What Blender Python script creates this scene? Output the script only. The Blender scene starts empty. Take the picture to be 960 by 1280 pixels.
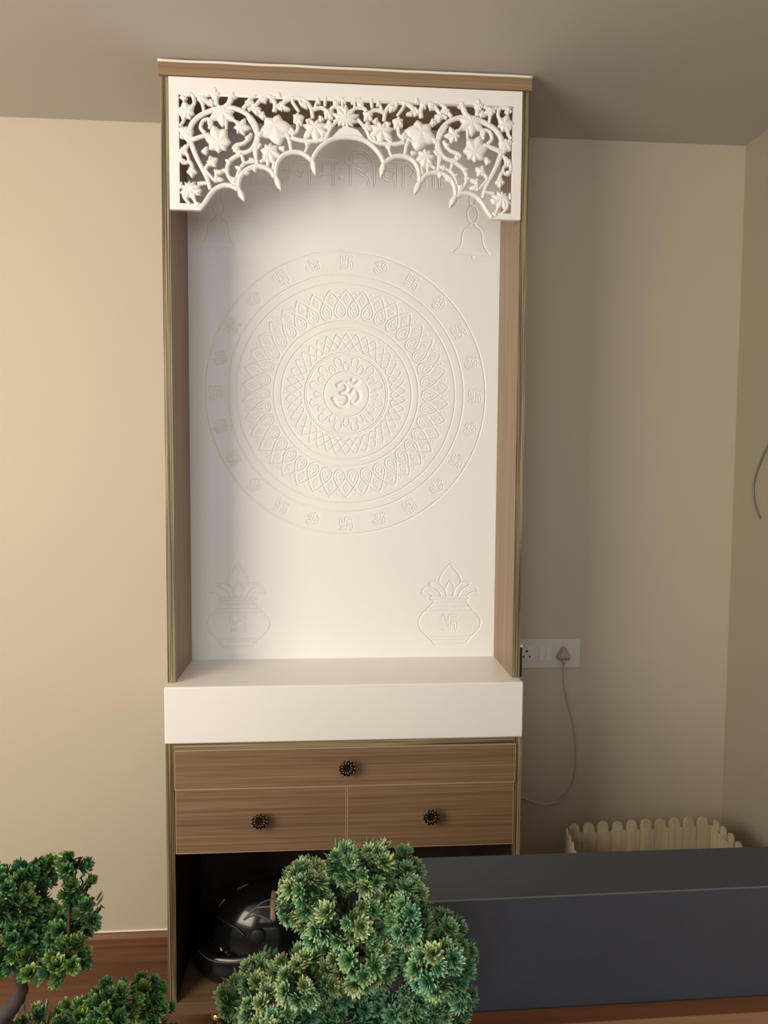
import bpy, math, random
import numpy as np
from mathutils import Vector, Matrix, noise
random.seed(7)
PI = math.pi
SC = bpy.context.scene
COL = SC.collection

# ------------------------------------------------------------------ camera
CAM = (-0.0441, -2.315, 1.5797)
YAW, PITCH, ROLL, FPX = 0.0726, -0.0628, 0.0064, 920.33
_f = Vector((math.sin(YAW)*math.cos(PITCH), math.cos(YAW)*math.cos(PITCH), math.sin(PITCH)))
_r = Vector((math.cos(YAW), -math.sin(YAW), 0))
_u = _r.cross(_f)
_r2 = _r*math.cos(ROLL) + _u*math.sin(ROLL)
_u2 = _u*math.cos(ROLL) - _r*math.sin(ROLL)
cam_data = bpy.data.cameras.new('camera')
cam_data.sensor_fit = 'HORIZONTAL'
cam_data.sensor_width = 36
cam_data.lens = FPX/960*36
cam_data.clip_start = 0.02
cam = bpy.data.objects.new('camera', cam_data)
COL.objects.link(cam)
m = Matrix((( _r2.x, _u2.x, -_f.x, CAM[0]), (_r2.y, _u2.y, -_f.y, CAM[1]), (_r2.z, _u2.z, -_f.z, CAM[2]), (0, 0, 0, 1)))
cam.matrix_world = m
SC.camera = cam

# ------------------------------------------------------------------ world, lights, exposure
w = bpy.data.worlds.new('world'); SC.world = w; w.use_nodes = True
w.node_tree.nodes['Background'].inputs[0].default_value = (0.86, 0.93, 1.0, 1)
w.node_tree.nodes['Background'].inputs[1].default_value = 0.34
def area(name, loc, target, sx, sy, power, col):
    d = bpy.data.lights.new(name, 'AREA'); d.shape = 'RECTANGLE'; d.size = sx; d.size_y = sy
    d.energy = power; d.color = col
    o = bpy.data.objects.new(name, d); COL.objects.link(o)
    o.location = loc
    o.rotation_euler = (Vector(target)-Vector(loc)).to_track_quat('-Z', 'Y').to_euler()
    return o
area('window_light_left', (-2.15, -2.3, 1.8), (0.0, -0.2, 1.55), 1.4, 1.3, 71, (1.0, 0.875, 0.70))
area('fill_light_rear', (-0.5, -4.2, 1.95), (0.0, 0, 1.6), 1.8, 1.3, 34, (0.93, 0.96, 1.0))  # unseen frontal fill, added behind the camera to brighten the back panel
vs = SC.view_settings
vs.view_transform = 'Standard'; vs.look = 'None'; vs.exposure = 0.0; vs.gamma = 1.0; vs.use_curve_mapping = False

# ------------------------------------------------------------------ helpers
def ray(px, py):
    return (_f*FPX + _r2*(px-480) - _u2*(py-640)).normalized()
def at(px, py, Y):                       # point of the plane y = Y seen at a photograph pixel
    d = ray(px, py); t = (Y-CAM[1])/d.y
    return Vector(CAM) + d*t
def atz(px, py, Z):
    d = ray(px, py); t = (Z-CAM[2])/d.z
    return Vector(CAM) + d*t
def atx(px, py, X):
    d = ray(px, py); t = (X-CAM[0])/d.x
    return Vector(CAM) + d*t

class MB:
    def __init__(s): s.v = []; s.f = []; s.mi = []; s.cur = 0; s.sm = []; s.smooth = False
    def face(s, idx): s.f.append(tuple(idx)); s.mi.append(s.cur); s.sm.append(s.smooth)
    def box(s, x0, x1, y0, y1, z0, z1, b=0.0):
        if b <= 0:
            n = len(s.v)
            s.v += [(x0,y0,z0),(x1,y0,z0),(x1,y1,z0),(x0,y1,z0),(x0,y0,z1),(x1,y0,z1),(x1,y1,z1),(x0,y1,z1)]
            for q in ((0,3,2,1),(4,5,6,7),(0,1,5,4),(1,2,6,5),(2,3,7,6),(3,0,4,7)): s.face([n+i for i in q])
            return s
        # chamfered box: 24 verts
        n = len(s.v)
        X=(x0,x1); Y=(y0,y1); Z=(z0,z1)
        idx={}
        for i in (0,1):
            for j in (0,1):
                for k in (0,1):
                    sx=b if i==0 else -b; sy=b if j==0 else -b; sz=b if k==0 else -b
                    for a,p in enumerate(((X[i],Y[j]+sy,Z[k]+sz),(X[i]+sx,Y[j],Z[k]+sz),(X[i]+sx,Y[j]+sy,Z[k]))):
                        idx[(i,j,k,a)]=len(s.v); s.v.append(p)
        F=lambda *q: s.face([idx[t] for t in q])
        F((0,0,0,0),(0,0,1,0),(0,1,1,0),(0,1,0,0)); F((1,0,0,0),(1,1,0,0),(1,1,1,0),(1,0,1,0))
        F((0,0,0,1),(1,0,0,1),(1,0,1,1),(0,0,1,1)); F((0,1,0,1),(0,1,1,1),(1,1,1,1),(1,1,0,1))
        F((0,0,0,2),(0,1,0,2),(1,1,0,2),(1,0,0,2)); F((0,0,1,2),(1,0,1,2),(1,1,1,2),(0,1,1,2))
        for k in (0,1):
            for j in (0,1): F((0,j,k,1),(1,j,k,1),(1,j,k,2),(0,j,k,2))
        for k in (0,1):
            for i in (0,1): F((i,0,k,0),(i,1,k,0),(i,1,k,2),(i,0,k,2))
        for i in (0,1):
            for j in (0,1): F((i,j,0,0),(i,j,1,0),(i,j,1,1),(i,j,0,1))
        for i in (0,1):
            for j in (0,1):
                for k in (0,1): F((i,j,k,0),(i,j,k,1),(i,j,k,2))
        return s
    def tube(s, pts, rad, n=8, flat=None, axis=None):
        """pts: list of Vector; rad: number or list. flat: radius along `axis` (fixed direction)."""
        pts = [Vector(p) for p in pts]; m = len(pts); b0 = len(s.v)
        sm = s.smooth; s.smooth = True
        prev = None
        for i, p in enumerate(pts):
            t = (pts[min(i+1, m-1)]-pts[max(i-1, 0)])
            if t.length < 1e-9: t = Vector((0,0,1))
            t.normalize()
            r = rad[i] if isinstance(rad, (list, tuple)) else rad
            if axis is not None:
                a = Vector(axis); side = t.cross(a).normalized(); up = a; ru = flat if flat else r
            else:
                if prev is None:
                    a = Vector((0,0,1)) if abs(t.z) < .9 else Vector((1,0,0))
                else: a = prev
                side = t.cross(a).normalized(); up = side.cross(t).normalized(); ru = r
                prev = up
            for k in range(n):
                an = 2*PI*k/n
                s.v.append(tuple(p + side*(r*math.cos(an)) + up*(ru*math.sin(an))))
        for i in range(m-1):
            for k in range(n):
                a = b0+i*n+k; b = b0+i*n+(k+1) % n
                s.face((a, b, b+n, a+n))
        s.face([b0+k for k in range(n)][::-1]); s.face([b0+(m-1)*n+k for k in range(n)])
        s.smooth = sm
        return s
    def lathe(s, prof, M=None, n=16, smooth=True):
        """prof: [(r, h)] round +z, transformed by M"""
        M = M or Matrix(); b0 = len(s.v); sm = s.smooth; s.smooth = smooth
        for r, h in prof:
            for k in range(n):
                an = 2*PI*k/n
                s.v.append(tuple(M @ Vector((r*math.cos(an), r*math.sin(an), h))))
        for i in range(len(prof)-1):
            for k in range(n):
                a = b0+i*n+k; b = b0+i*n+(k+1) % n
                s.face((a, b, b+n, a+n))
        s.face([b0+k for k in range(n)][::-1]); s.face([b0+(len(prof)-1)*n+k for k in range(n)])
        s.smooth = sm
        return s
    def ball(s, c, rx, ry=None, rz=None, n=10, m=6):
        ry = ry or rx; rz = rz or rx
        prof = [(max(1e-5, math.sin(PI*i/m)), -math.cos(PI*i/m)) for i in range(m+1)]
        return s.lathe(prof, Matrix.Translation(c) @ Matrix.Diagonal((rx, ry, rz, 1)), n)
    def mesh(s, name, mats):
        me = bpy.data.meshes.new(name)
        me.from_pydata([tuple(v) for v in s.v], [], s.f)
        for mt in (mats if isinstance(mats, (list, tuple)) else [mats]): me.materials.append(mt)
        me.polygons.foreach_set('material_index', s.mi)
        me.polygons.foreach_set('use_smooth', s.sm)
        me.update()
        return me
    def build(s, name, mats, parent=None, **kw):
        o = bpy.data.objects.new(name, s.mesh(name, mats)); COL.objects.link(o)
        if parent: o.parent = parent
        for k, v in kw.items(): o[k] = v
        return o
def fixn(o):
    import bmesh
    bm = bmesh.new(); bm.from_mesh(o.data); bmesh.ops.recalc_face_normals(bm, faces=bm.faces); bm.to_mesh(o.data); bm.free()
    return o
def empty(name, label, cat, group=None, loc=(0,0,0)):
    o = bpy.data.objects.new(name, None); COL.objects.link(o); o.empty_display_size = .05
    o['label'] = label; o['category'] = cat
    if group: o['group'] = group
    return o
def spline(pts, k=6):
    P = [Vector(p) for p in pts]; out = []
    for i in range(len(P)-1):
        p0 = P[max(i-1,0)]; p1 = P[i]; p2 = P[i+1]; p3 = P[min(i+2, len(P)-1)]
        for j in range(k):
            t = j/k
            out.append(.5*((2*p1)+(p2-p0)*t+(2*p0-5*p1+4*p2-p3)*t*t+(3*p1-p0-3*p2+p3)*t**3))
    out.append(P[-1]); return out

# ------------------------------------------------------------------ materials
def srgb(r, g, b):
    f = lambda c: (c/255/12.92) if c/255 <= .04045 else ((c/255+.055)/1.055)**2.4
    return (f(r), f(g), f(b), 1)
def mat(name, col, rough=.5, metal=0., spec=.5, noise_amt=0., nscale=20., bump=0., bscale=200., coat=0.):
    M = bpy.data.materials.new(name); M.use_nodes = True; nt = M.node_tree; b = nt.nodes['Principled BSDF']
    b.inputs['Base Color'].default_value = col; b.inputs['Roughness'].default_value = rough
    b.inputs['Metallic'].default_value = metal; b.inputs['Specular IOR Level'].default_value = spec
    b.inputs['Coat Weight'].default_value = coat
    tc = nt.nodes.new('ShaderNodeTexCoord')
    n = nt.nodes.new('ShaderNodeTexNoise'); n.inputs['Scale'].default_value = nscale; n.inputs['Detail'].default_value = 4
    nt.links.new(tc.outputs['Object'], n.inputs['Vector'])
    if noise_amt > 0:
        mx = nt.nodes.new('ShaderNodeMixRGB'); mx.blend_type = 'MULTIPLY'; mx.inputs[1].default_value = col
        rp = nt.nodes.new('ShaderNodeMapRange'); rp.inputs['To Min'].default_value = 1-noise_amt; rp.inputs['To Max'].default_value = 1+noise_amt*.5
        nt.links.new(n.outputs['Fac'], rp.inputs['Value']); nt.links.new(rp.outputs[0], mx.inputs[2]); mx.inputs[0].default_value = 1
        nt.links.new(mx.outputs[0], b.inputs['Base Color'])
    if bump > 0:
        n2 = nt.nodes.new('ShaderNodeTexNoise'); n2.inputs['Scale'].default_value = bscale; n2.inputs['Detail'].default_value = 3
        nt.links.new(tc.outputs['Object'], n2.inputs['Vector'])
        bp = nt.nodes.new('ShaderNodeBump'); bp.inputs['Strength'].default_value = bump; bp.inputs['Distance'].default_value = .001
        nt.links.new(n2.outputs['Fac'], bp.inputs['Height']); nt.links.new(bp.outputs[0], b.inputs['Normal'])
    return M
def wood(name, cols, scale, rough=.45, warp=.0, bump=.15, seed=0., spec=.4, coarse=.35, lo=.33, hi=.66):
    """stretched-noise grain; scale = (x,y,z) frequencies, cols = dark, mid, light"""
    M = bpy.data.materials.new(name); M.use_nodes = True; nt = M.node_tree; b = nt.nodes['Principled BSDF']
    b.inputs['Roughness'].default_value = rough; b.inputs['Specular IOR Level'].default_value = spec
    tc = nt.nodes.new('ShaderNodeTexCoord'); mp = nt.nodes.new('ShaderNodeMapping')
    mp.inputs['Scale'].default_value = scale; mp.inputs['Location'].default_value = (seed, seed*.7, seed*1.3)
    nt.links.new(tc.outputs['Object'], mp.inputs['Vector'])
    vec = mp.outputs[0]
    n = nt.nodes.new('ShaderNodeTexNoise'); n.inputs['Scale'].default_value = 1; n.inputs['Detail'].default_value = 5; n.inputs['Roughness'].default_value = .62; n.inputs['Distortion'].default_value = warp
    nt.links.new(vec, n.inputs['Vector'])
    n2 = nt.nodes.new('ShaderNodeTexNoise'); n2.inputs['Scale'].default_value = .22; n2.inputs['Detail'].default_value = 2; n2.inputs['Distortion'].default_value = warp*2
    nt.links.new(vec, n2.inputs['Vector'])
    mx = nt.nodes.new('ShaderNodeMix'); mx.inputs[0].default_value = coarse
    nt.links.new(n.outputs['Fac'], mx.inputs[2]); nt.links.new(n2.outputs['Fac'], mx.inputs[3])
    cr = nt.nodes.new('ShaderNodeValToRGB'); e = cr.color_ramp.elements
    e[0].position = lo; e[0].color = cols[0]; e[1].position = hi; e[1].color = cols[2]
    q = e.new(.5); q.color = cols[1]
    nt.links.new(mx.outputs[0], cr.inputs[0]); nt.links.new(cr.outputs[0], b.inputs['Base Color'])
    bp = nt.nodes.new('ShaderNodeBump'); bp.inputs['Strength'].default_value = bump; bp.inputs['Distance'].default_value = .0006
    nt.links.new(mx.outputs[0], bp.inputs['Height']); nt.links.new(bp.outputs[0], b.inputs['Normal'])
    return M
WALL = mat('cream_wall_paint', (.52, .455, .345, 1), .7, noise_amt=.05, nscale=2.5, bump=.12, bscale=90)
WALLR = mat('darker_cream_wall_paint', (.37, .325, .24, 1), .7, noise_amt=.05, nscale=2.5, bump=.12, bscale=90)  # same cream hue as the back wall, only darker
CEIL = mat('ceiling_paint', (.55, .515, .465, 1), .8, noise_amt=.03, nscale=3, bump=.1, bscale=80)
WHITE = mat('white_carved_board', (.86, .85, .83, 1), .5, noise_amt=.02, nscale=4)
JALI = mat('white_lattice_paint', (.88, .86, .83, 1), .42)
BLOCK = mat('white_laminate', (.85, .83, .79, 1), .35, noise_amt=.03, nscale=6)
CAULK = mat('cream_sealant', (.85, .78, .68, 1), .7, bump=.5, bscale=60)
LAM_V = wood('brown_laminate_upright', ((.20,.130,.078,1),(.27,.180,.112,1),(.33,.225,.145,1)), (130,130,2.5))
LAM_H = wood('brown_laminate_drawer', ((.115,.066,.034,1),(.205,.127,.070,1),(.30,.198,.115,1)), (2.2,60,300), warp=.5, bump=.2, coarse=.3)
LAM_P = wood('brown_laminate_plank', ((.20,.130,.070,1),(.27,.182,.105,1),(.33,.23,.14,1)), (2.5,100,160))
EDGE_V = wood('olive_ply_edge_upright', ((.06,.040,.018,1),(.165,.125,.062,1),(.34,.285,.17,1)), (300,300,2.0), lo=.40, hi=.62, coarse=.0, bump=.3)
EDGE_H = wood('olive_ply_edge_level', ((.06,.042,.02,1),(.165,.125,.062,1),(.32,.26,.15,1)), (2,300,300), lo=.40, hi=.62, coarse=.0, bump=.3)
BANDING = mat('pale_edge_banding', (.46, .33, .21, 1), .5)
SHADEWOOD = wood('shade_darkened_laminate', ((.022,.012,.007,1),(.032,.018,.010,1),(.042,.025,.014,1)), (100,100,3))  # brown laminate with the lower compartment's shade put into its colour
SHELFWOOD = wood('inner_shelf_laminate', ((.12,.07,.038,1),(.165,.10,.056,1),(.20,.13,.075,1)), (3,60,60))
FLOOR = wood('reddish_brown_floor', ((.10,.045,.022,1),(.155,.070,.035,1),(.21,.10,.05,1)), (2.5,26,26), rough=.35)
SKIRT = wood('reddish_brown_skirting', ((.12,.050,.026,1),(.18,.078,.040,1),(.22,.10,.055,1)), (2,60,60), rough=.35)
TABLE = wood('tan_table_wood', ((.30,.16,.08,1),(.38,.22,.12,1),(.46,.28,.16,1)), (3,60,60), rough=.3)
TRIM = wood('red_brown_table_edge', ((.13,.050,.022,1),(.17,.068,.030,1),(.21,.09,.042,1)), (2,90,90), rough=.3)
GREY = mat('blue_grey_laminate', (.050, .054, .066, 1), .62, spec=.22, noise_amt=.12, nscale=60)
BRASS = mat('brass', (.75, .50, .16, 1), .2, metal=1)
BRONZE = mat('antique_bronze', (.30, .20, .12, 1), .28, metal=1, noise_amt=.5, nscale=300)
BLACKM = mat('dark_bronze_recess', (.02, .014, .01, 1), .4, metal=.6)
RUBBER = mat('black_rubber', (.015, .015, .015, 1), .6)
PLATE = mat('ivory_switch_plastic', (.64, .60, .53, 1), .35)
PLATE2 = mat('ivory_module_plastic', (.68, .64, .57, 1), .3)
PLUGM = mat('beige_plug_plastic', (.40, .34, .28, 1), .45)
CORDM = mat('beige_cord_rubber', (.50, .42, .33, 1), .5)
CABLEM = mat('grey_cable', (.20, .19, .17, 1), .4)
HOLE = mat('black_hole_plastic', (.006, .006, .006, 1), .6)
GLOSS = mat('black_gloss_shell', (.005, .005, .005, 1), .16, spec=.35, coat=.15)
SATIN = mat('black_satin_trim', (.012, .012, .013, 1), .45)
DECALG = mat('grey_graphic_and_highlight', (.11, .10, .10, 1), .3)
DECALB = mat('tan_helmet_stripe', (.20, .15, .09, 1), .35)
DECALW = mat('pale_helmet_graphic', (.30, .27, .25, 1), .3)
STICK = wood('bare_pine_stick', ((.36,.295,.20,1),(.45,.38,.265,1),(.52,.45,.32,1)), (90,90,6), rough=.7)
BARK = mat('dark_faux_bark', (.035, .025, .02, 1), .8, noise_amt=.5, nscale=60, bump=1., bscale=120)
POTM = mat('brown_glazed_pot', (.10, .045, .025, 1), .25)
SOIL = mat('potting_moss', (.04, .035, .015, 1), .9, bump=1, bscale=150)
def leafmat(name, base, mid, tip, tip2, sss=.0):
    M = bpy.data.materials.new(name); M.use_nodes = True; nt = M.node_tree; b = nt.nodes['Principled BSDF']
    b.inputs['Roughness'].default_value = .42; b.inputs['Specular IOR Level'].default_value = .4
    at_ = nt.nodes.new('ShaderNodeAttribute'); at_.attribute_name = 'along'
    oi = nt.nodes.new('ShaderNodeObjectInfo')
    mt = nt.nodes.new('ShaderNodeMixRGB'); mt.inputs[1].default_value = tip; mt.inputs[2].default_value = tip2
    nt.links.new(oi.outputs['Random'], mt.inputs[0])
    m1 = nt.nodes.new('ShaderNodeMixRGB'); m1.inputs[1].default_value = base; m1.inputs[2].default_value = mid
    r1 = nt.nodes.new('ShaderNodeMapRange'); r1.inputs['From Max'].default_value = .5
    nt.links.new(at_.outputs['Fac'], r1.inputs['Value']); nt.links.new(r1.outputs[0], m1.inputs[0])
    m2 = nt.nodes.new('ShaderNodeMixRGB'); r2 = nt.nodes.new('ShaderNodeMapRange'); r2.inputs['From Min'].default_value = .4
    nt.links.new(at_.outputs['Fac'], r2.inputs['Value']); nt.links.new(r2.outputs[0], m2.inputs[0])
    nt.links.new(m1.outputs[0], m2.inputs[1]); nt.links.new(mt.outputs[0], m2.inputs[2])
    nt.links.new(m2.outputs[0], b.inputs['Base Color'])
    return M
LEAF_R = [leafmat('yellow_green_rosette', (.03,.075,.02,1), (.15,.25,.075,1), (.56,.60,.29,1), (.62,.62,.36,1)),
          leafmat('mid_green_rosette', (.02,.075,.025,1), (.085,.22,.075,1), (.44,.56,.29,1), (.33,.48,.26,1)),
          leafmat('teal_green_rosette', (.015,.07,.033,1), (.045,.19,.085,1), (.27,.48,.28,1), (.40,.55,.35,1))]
LEAF_L = [leafmat('olive_green_sprig', (.03,.065,.018,1), (.10,.20,.045,1), (.27,.42,.11,1), (.33,.45,.11,1)),
          leafmat('deep_green_sprig', (.018,.05,.02,1), (.05,.15,.05,1), (.14,.30,.11,1), (.19,.33,.10,1))]

# ------------------------------------------------------------------ room
H = 2.599; XR = 1.268; XL = -2.9; YF = -4.8
def struct(o): o['kind'] = 'structure'; return o
struct(MB().box(XL-.1, XR+.1, YF, .1, -.1, 0).build('floor', FLOOR))
struct(MB().box(XL-.1, XR+.1, YF, .1, H, H+.1).build('ceiling', CEIL))
struct(MB().box(XL-.1, XR+.1, 0, .1, 0, H).build('wall_back', WALL))
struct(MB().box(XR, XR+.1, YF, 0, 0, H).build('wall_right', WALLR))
def skirting(name, x0, x1, tilt=0):
    b = MB(); prof = [(0,0),(-.016,0),(-.016,.040),(-.009,.043),(-.009,.047),(-.019,.050),(-.021,.058),(-.013,.062),(-.013,.066),(-.024,.072),(-.024,.082),(-.014,.0925),(0,.0925)]
    n = len(prof)
    for x in (x0, x1):
        for y, z in prof: b.v.append((x, y, z))
    for i in range(n): j = (i+1) % n; b.face((i, j, j+n, i+n))
    b.face(range(n)); b.face([i+n for i in range(n)][::-1])
    o = fixn(struct(b.build(name, SKIRT)))
    c = MB(); x = x0; pts = []
    while x < x1: pts.append((x, -.003, .094+.0012*noise.noise(Vector((x*14,0,0))))); x += .03
    pts.append((x1, -.003, .094)); c.tube(pts, .0032, 6); c.build('sealant_bead', CAULK, o)
skirting('baseboard_left', XL, -.478)
skirting('baseboard_right', .478, XR)

# ------------------------------------------------------------------ shrine cabinet
HW = .475; T = .0206; YU = -.354; YL = -.3915; YB = -.123
Zs = 1.0; ZB = .849; ZC0 = .103; ZT = H-.004; ZH = 2.5573
root = empty('shrine_cabinet', 'tall brown wood-laminate prayer shrine cabinet with white carved back panel and drawers', 'cabinet')
for s in (-1, 1):
    b = MB(); xo = s*HW; xi = s*(HW-T); x0, x1 = min(xo, xi), max(xo, xi)
    b.box(x0, x1, YU+.002, 0-.001, Zs-.03, ZH)
    o = b.build('side_panel', LAM_V, root)
    e = MB(); e.box(x0-.0002, x1+.0002, YU, YU+.0025, Zs+.0005, ZH); e.build('ply_edge', EDGE_V, o, label='striped olive plywood edge')
# top board slightly proud and wider
tb = MB().box(-HW-.003, HW+.003, YU-.010, -.001, ZH, ZT-.004, .0008).build('top_board', LAM_P, root)
c = MB(); pts = []
x = -HW-.004
while x < HW+.004:
    pts.append((x, YU-.009, ZT-.003+.0012*noise.noise(Vector((x*11, 3, 0))))); x += .012
pts.append((HW+.004, YU-.009, ZT-.003)); c.tube(pts, .0036, 6)
c.build('sealant_bead', CAULK, tb, label='cream sealant bead along the top edge')
# white shelf block
MB().box(-.4755, .4755, -.397, -.004, ZB, Zs, .003).build('shelf_block', BLOCK, root, label='thick glossy white shelf slab')

# ---- carved back panel: relief grids
PX = HW-T
class Relief:
    def __init__(s, x0, x1, z0, z1, st=.0013):
        s.nx = int(round((x1-x0)/st)); s.nz = int(round((z1-z0)/st))
        s.xs = np.linspace(x0, x1, s.nx+1); s.zs = np.linspace(z0, z1, s.nz+1)
        s.x0, s.x1, s.z0, s.z1 = x0, x1, z0, z1
        s.H = np.zeros((s.nz+1, s.nx+1)); s.L = np.zeros((s.nz+1, s.nx+1), np.int8); s.lab = 0; s.sx = (x1-x0)/s.nx; s.sz = (z1-z0)/s.nz
    def dist(s, polys, R):
        """local window distance field to polylines"""
        allp = np.array([(p[0], p[1]) for P in polys for p in P])
        i0 = max(0, int((allp[:,0].min()-R-s.x0)/s.sx)); i1 = min(s.nx, int((allp[:,0].max()+R-s.x0)/s.sx)+2)
        j0 = max(0, int((allp[:,1].min()-R-s.z0)/s.sz)); j1 = min(s.nz, int((allp[:,1].max()+R-s.z0)/s.sz)+2)
        D = np.full((j1-j0+1, i1-i0+1), 9.)
        for P in polys:
            for k in range(max(1, len(P)-1)):
                a = np.array(P[k][:2], float); b = np.array(P[min(k+1, len(P)-1)][:2], float)
                a0 = max(i0, int((min(a[0],b[0])-R-s.x0)/s.sx)); a1 = min(i1, int((max(a[0],b[0])+R-s.x0)/s.sx)+2)
                c0 = max(j0, int((min(a[1],b[1])-R-s.z0)/s.sz)); c1 = min(j1, int((max(a[1],b[1])+R-s.z0)/s.sz)+2)
                if a1 <= a0 or c1 <= c0: continue
                X = s.xs[a0:a1+1][None, :]; Z = s.zs[c0:c1+1][:, None]
                d = b-a; L = max(1e-12, d@d)
                t = np.clip(((X-a[0])*d[0]+(Z-a[1])*d[1])/L, 0, 1)
                dd = np.hypot(X-a[0]-t*d[0], Z-a[1]-t*d[1])
                sub = D[c0-j0:c1-j0+1, a0-i0:a1-i0+1]; np.minimum(sub, dd, out=sub)
        return D, i0, i1, j0, j1
    def put(s, G, i0, i1, j0, j1):
        sub = s.H[j0:j1+1, i0:i1+1]; G = G[:sub.shape[0], :sub.shape[1]]
        s.L[j0:j1+1, i0:i1+1][G > sub] = s.lab; np.maximum(sub, G, out=sub)
    def line(s, polys, w=.0024, d=.0019, r=0.):
        D, i0, i1, j0, j1 = s.dist(polys, w+r+.002)
        s.put(d*np.clip(1-(np.abs(D-r)/w)**2, 0, 1), i0, i1, j0, j1)
    def pocket(s, polys, r, d=.003):
        D, i0, i1, j0, j1 = s.dist(polys, r+.002)
        s.put(d*np.clip((r-D)/(r*.8), 0, 1), i0, i1, j0, j1)
    def build(s, names, parent_root, blk=10):
        """one mesh per label; flat blocks are single quads of mesh 0"""
        nzv, nxv = s.H.shape; idx = np.arange(nzv*nxv).reshape(nzv, nxv); faces = {k: [] for k in range(len(names))}
        for j in range(0, s.nz, blk):
            for i in range(0, s.nx, blk):
                j1 = min(j+blk, s.nz); i1 = min(i+blk, s.nx)
                W_ = s.H[max(0,j-1):j1+2, max(0,i-1):i1+2]
                if W_.max() <= 1e-7:
                    faces[0].append(np.array([[idx[j,i], idx[j,i1], idx[j1,i1], idx[j1,i]]]))
                else:
                    lb = int(s.L[max(0,j-1):j1+2, max(0,i-1):i1+2][W_ > 1e-7].max())
                    A = idx[j:j1, i:i1].ravel(); B = idx[j:j1, i+1:i1+1].ravel(); Cc = idx[j+1:j1+1, i+1:i1+1].ravel(); Dd = idx[j+1:j1+1, i:i1].ravel()
                    faces[lb].append(np.stack([A, B, Cc, Dd], 1))
        XX, ZZ = np.meshgrid(s.xs, s.zs); VV = np.stack([XX.ravel(), (YB+s.H).ravel(), ZZ.ravel()], 1)
        # smooth normals come from the height field itself, so the meshes meet without a visible seam
        gz, gx = np.gradient(s.H, s.sz, s.sx); NN = np.stack([gx.ravel(), -np.ones(gx.size), gz.ravel()], 1); NN /= np.linalg.norm(NN, axis=1)[:, None]
        par = parent_root; first = None
        for k, (name, lb) in enumerate(names):
            F = np.concatenate(faces[k]); used, inv = np.unique(F.ravel(), return_inverse=True); F = inv.reshape(-1, 4); V = VV[used]
            me = bpy.data.meshes.new(name); me.vertices.add(len(V)); me.vertices.foreach_set('co', V.ravel().astype(np.float32))
            n = len(F); me.loops.add(n*4); me.loops.foreach_set('vertex_index', F.ravel().astype(np.int32))
            me.polygons.add(n); me.polygons.foreach_set('loop_start', (np.arange(n)*4).astype(np.int32))
            me.polygons.foreach_set('loop_total', np.full(n, 4, np.int32)); me.polygons.foreach_set('use_smooth', np.ones(n, bool))
            me.update(calc_edges=True); me.materials.append(WHITE); me.normals_split_custom_set_from_vertices(NN[used].tolist())
            o = bpy.data.objects.new(name, me); COL.objects.link(o); o.parent = par
            if lb: o['label'] = lb
            if first is None: first = o; par = o
        return first
def P2(px, py):
    p = at(px, py, YB); return (p.x, p.z)
mc = P2(434.2, 494.8)
U = .4155/177.7                      # metres per drawing unit of the mandala
mx = (P2(256.7,493)[0]+P2(605.6,493)[0])/2; mz = (P2(433,313.2)[1]+P2(433,668.6)[1])/2
MR = ((P2(605.6,493)[0]-P2(256.7,493)[0])/2 + (P2(433,313.2)[1]-P2(433,668.6)[1])/2)/2
U = MR/177.7
def pol(a, r): return (mx+U*r*math.sin(a), mz+U*r*math.cos(a))
SW = [[(-1,-1),(0,-1),(0,1),(1,1)], [(-1,1),(-1,0),(1,0),(1,-1)]]
OM = [[(-.62,.62),(-.25,.80),(.0,.55),(-.10,.22),(-.38,.10)], [(-.38,.10),(.02,-.02),(.12,-.42),(-.18,-.80),(-.62,-.72),(-.92,-.30)],
      [(.0,-.02),(.28,.05),(.50,.38),(.82,.22),(.86,-.30),(.52,-.62),(.30,-.45)], [(.02,.78),(.22,.62),(.52,.62),(.78,.86)], [(.38,.98),(.40,1.0)]]
def place(sk, cx, cz, sc, rot=0, smooth=False):
    out = []
    for P in sk:
        q = [Vector((x, y, 0)) for x, y in P]
        if smooth and len(q) > 2: q = spline(q, 5)
        c_, s_ = math.cos(rot), math.sin(rot)
        out.append([(cx+sc*(v.x*c_+v.y*s_), cz+sc*(-v.x*s_+v.y*c_)) for v in q])
    return out
R = Relief(-PX, PX, Zs-.01, ZH-.002)
R.lab = 1
for r in (177.7, 149.5, 138.5, 91.5, 82.5, 52.6, 50.4, 28.5):
    R.line([[pol(2*PI*k/180, r) for k in range(181)]], .0023, .0025)
N = 38
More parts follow.
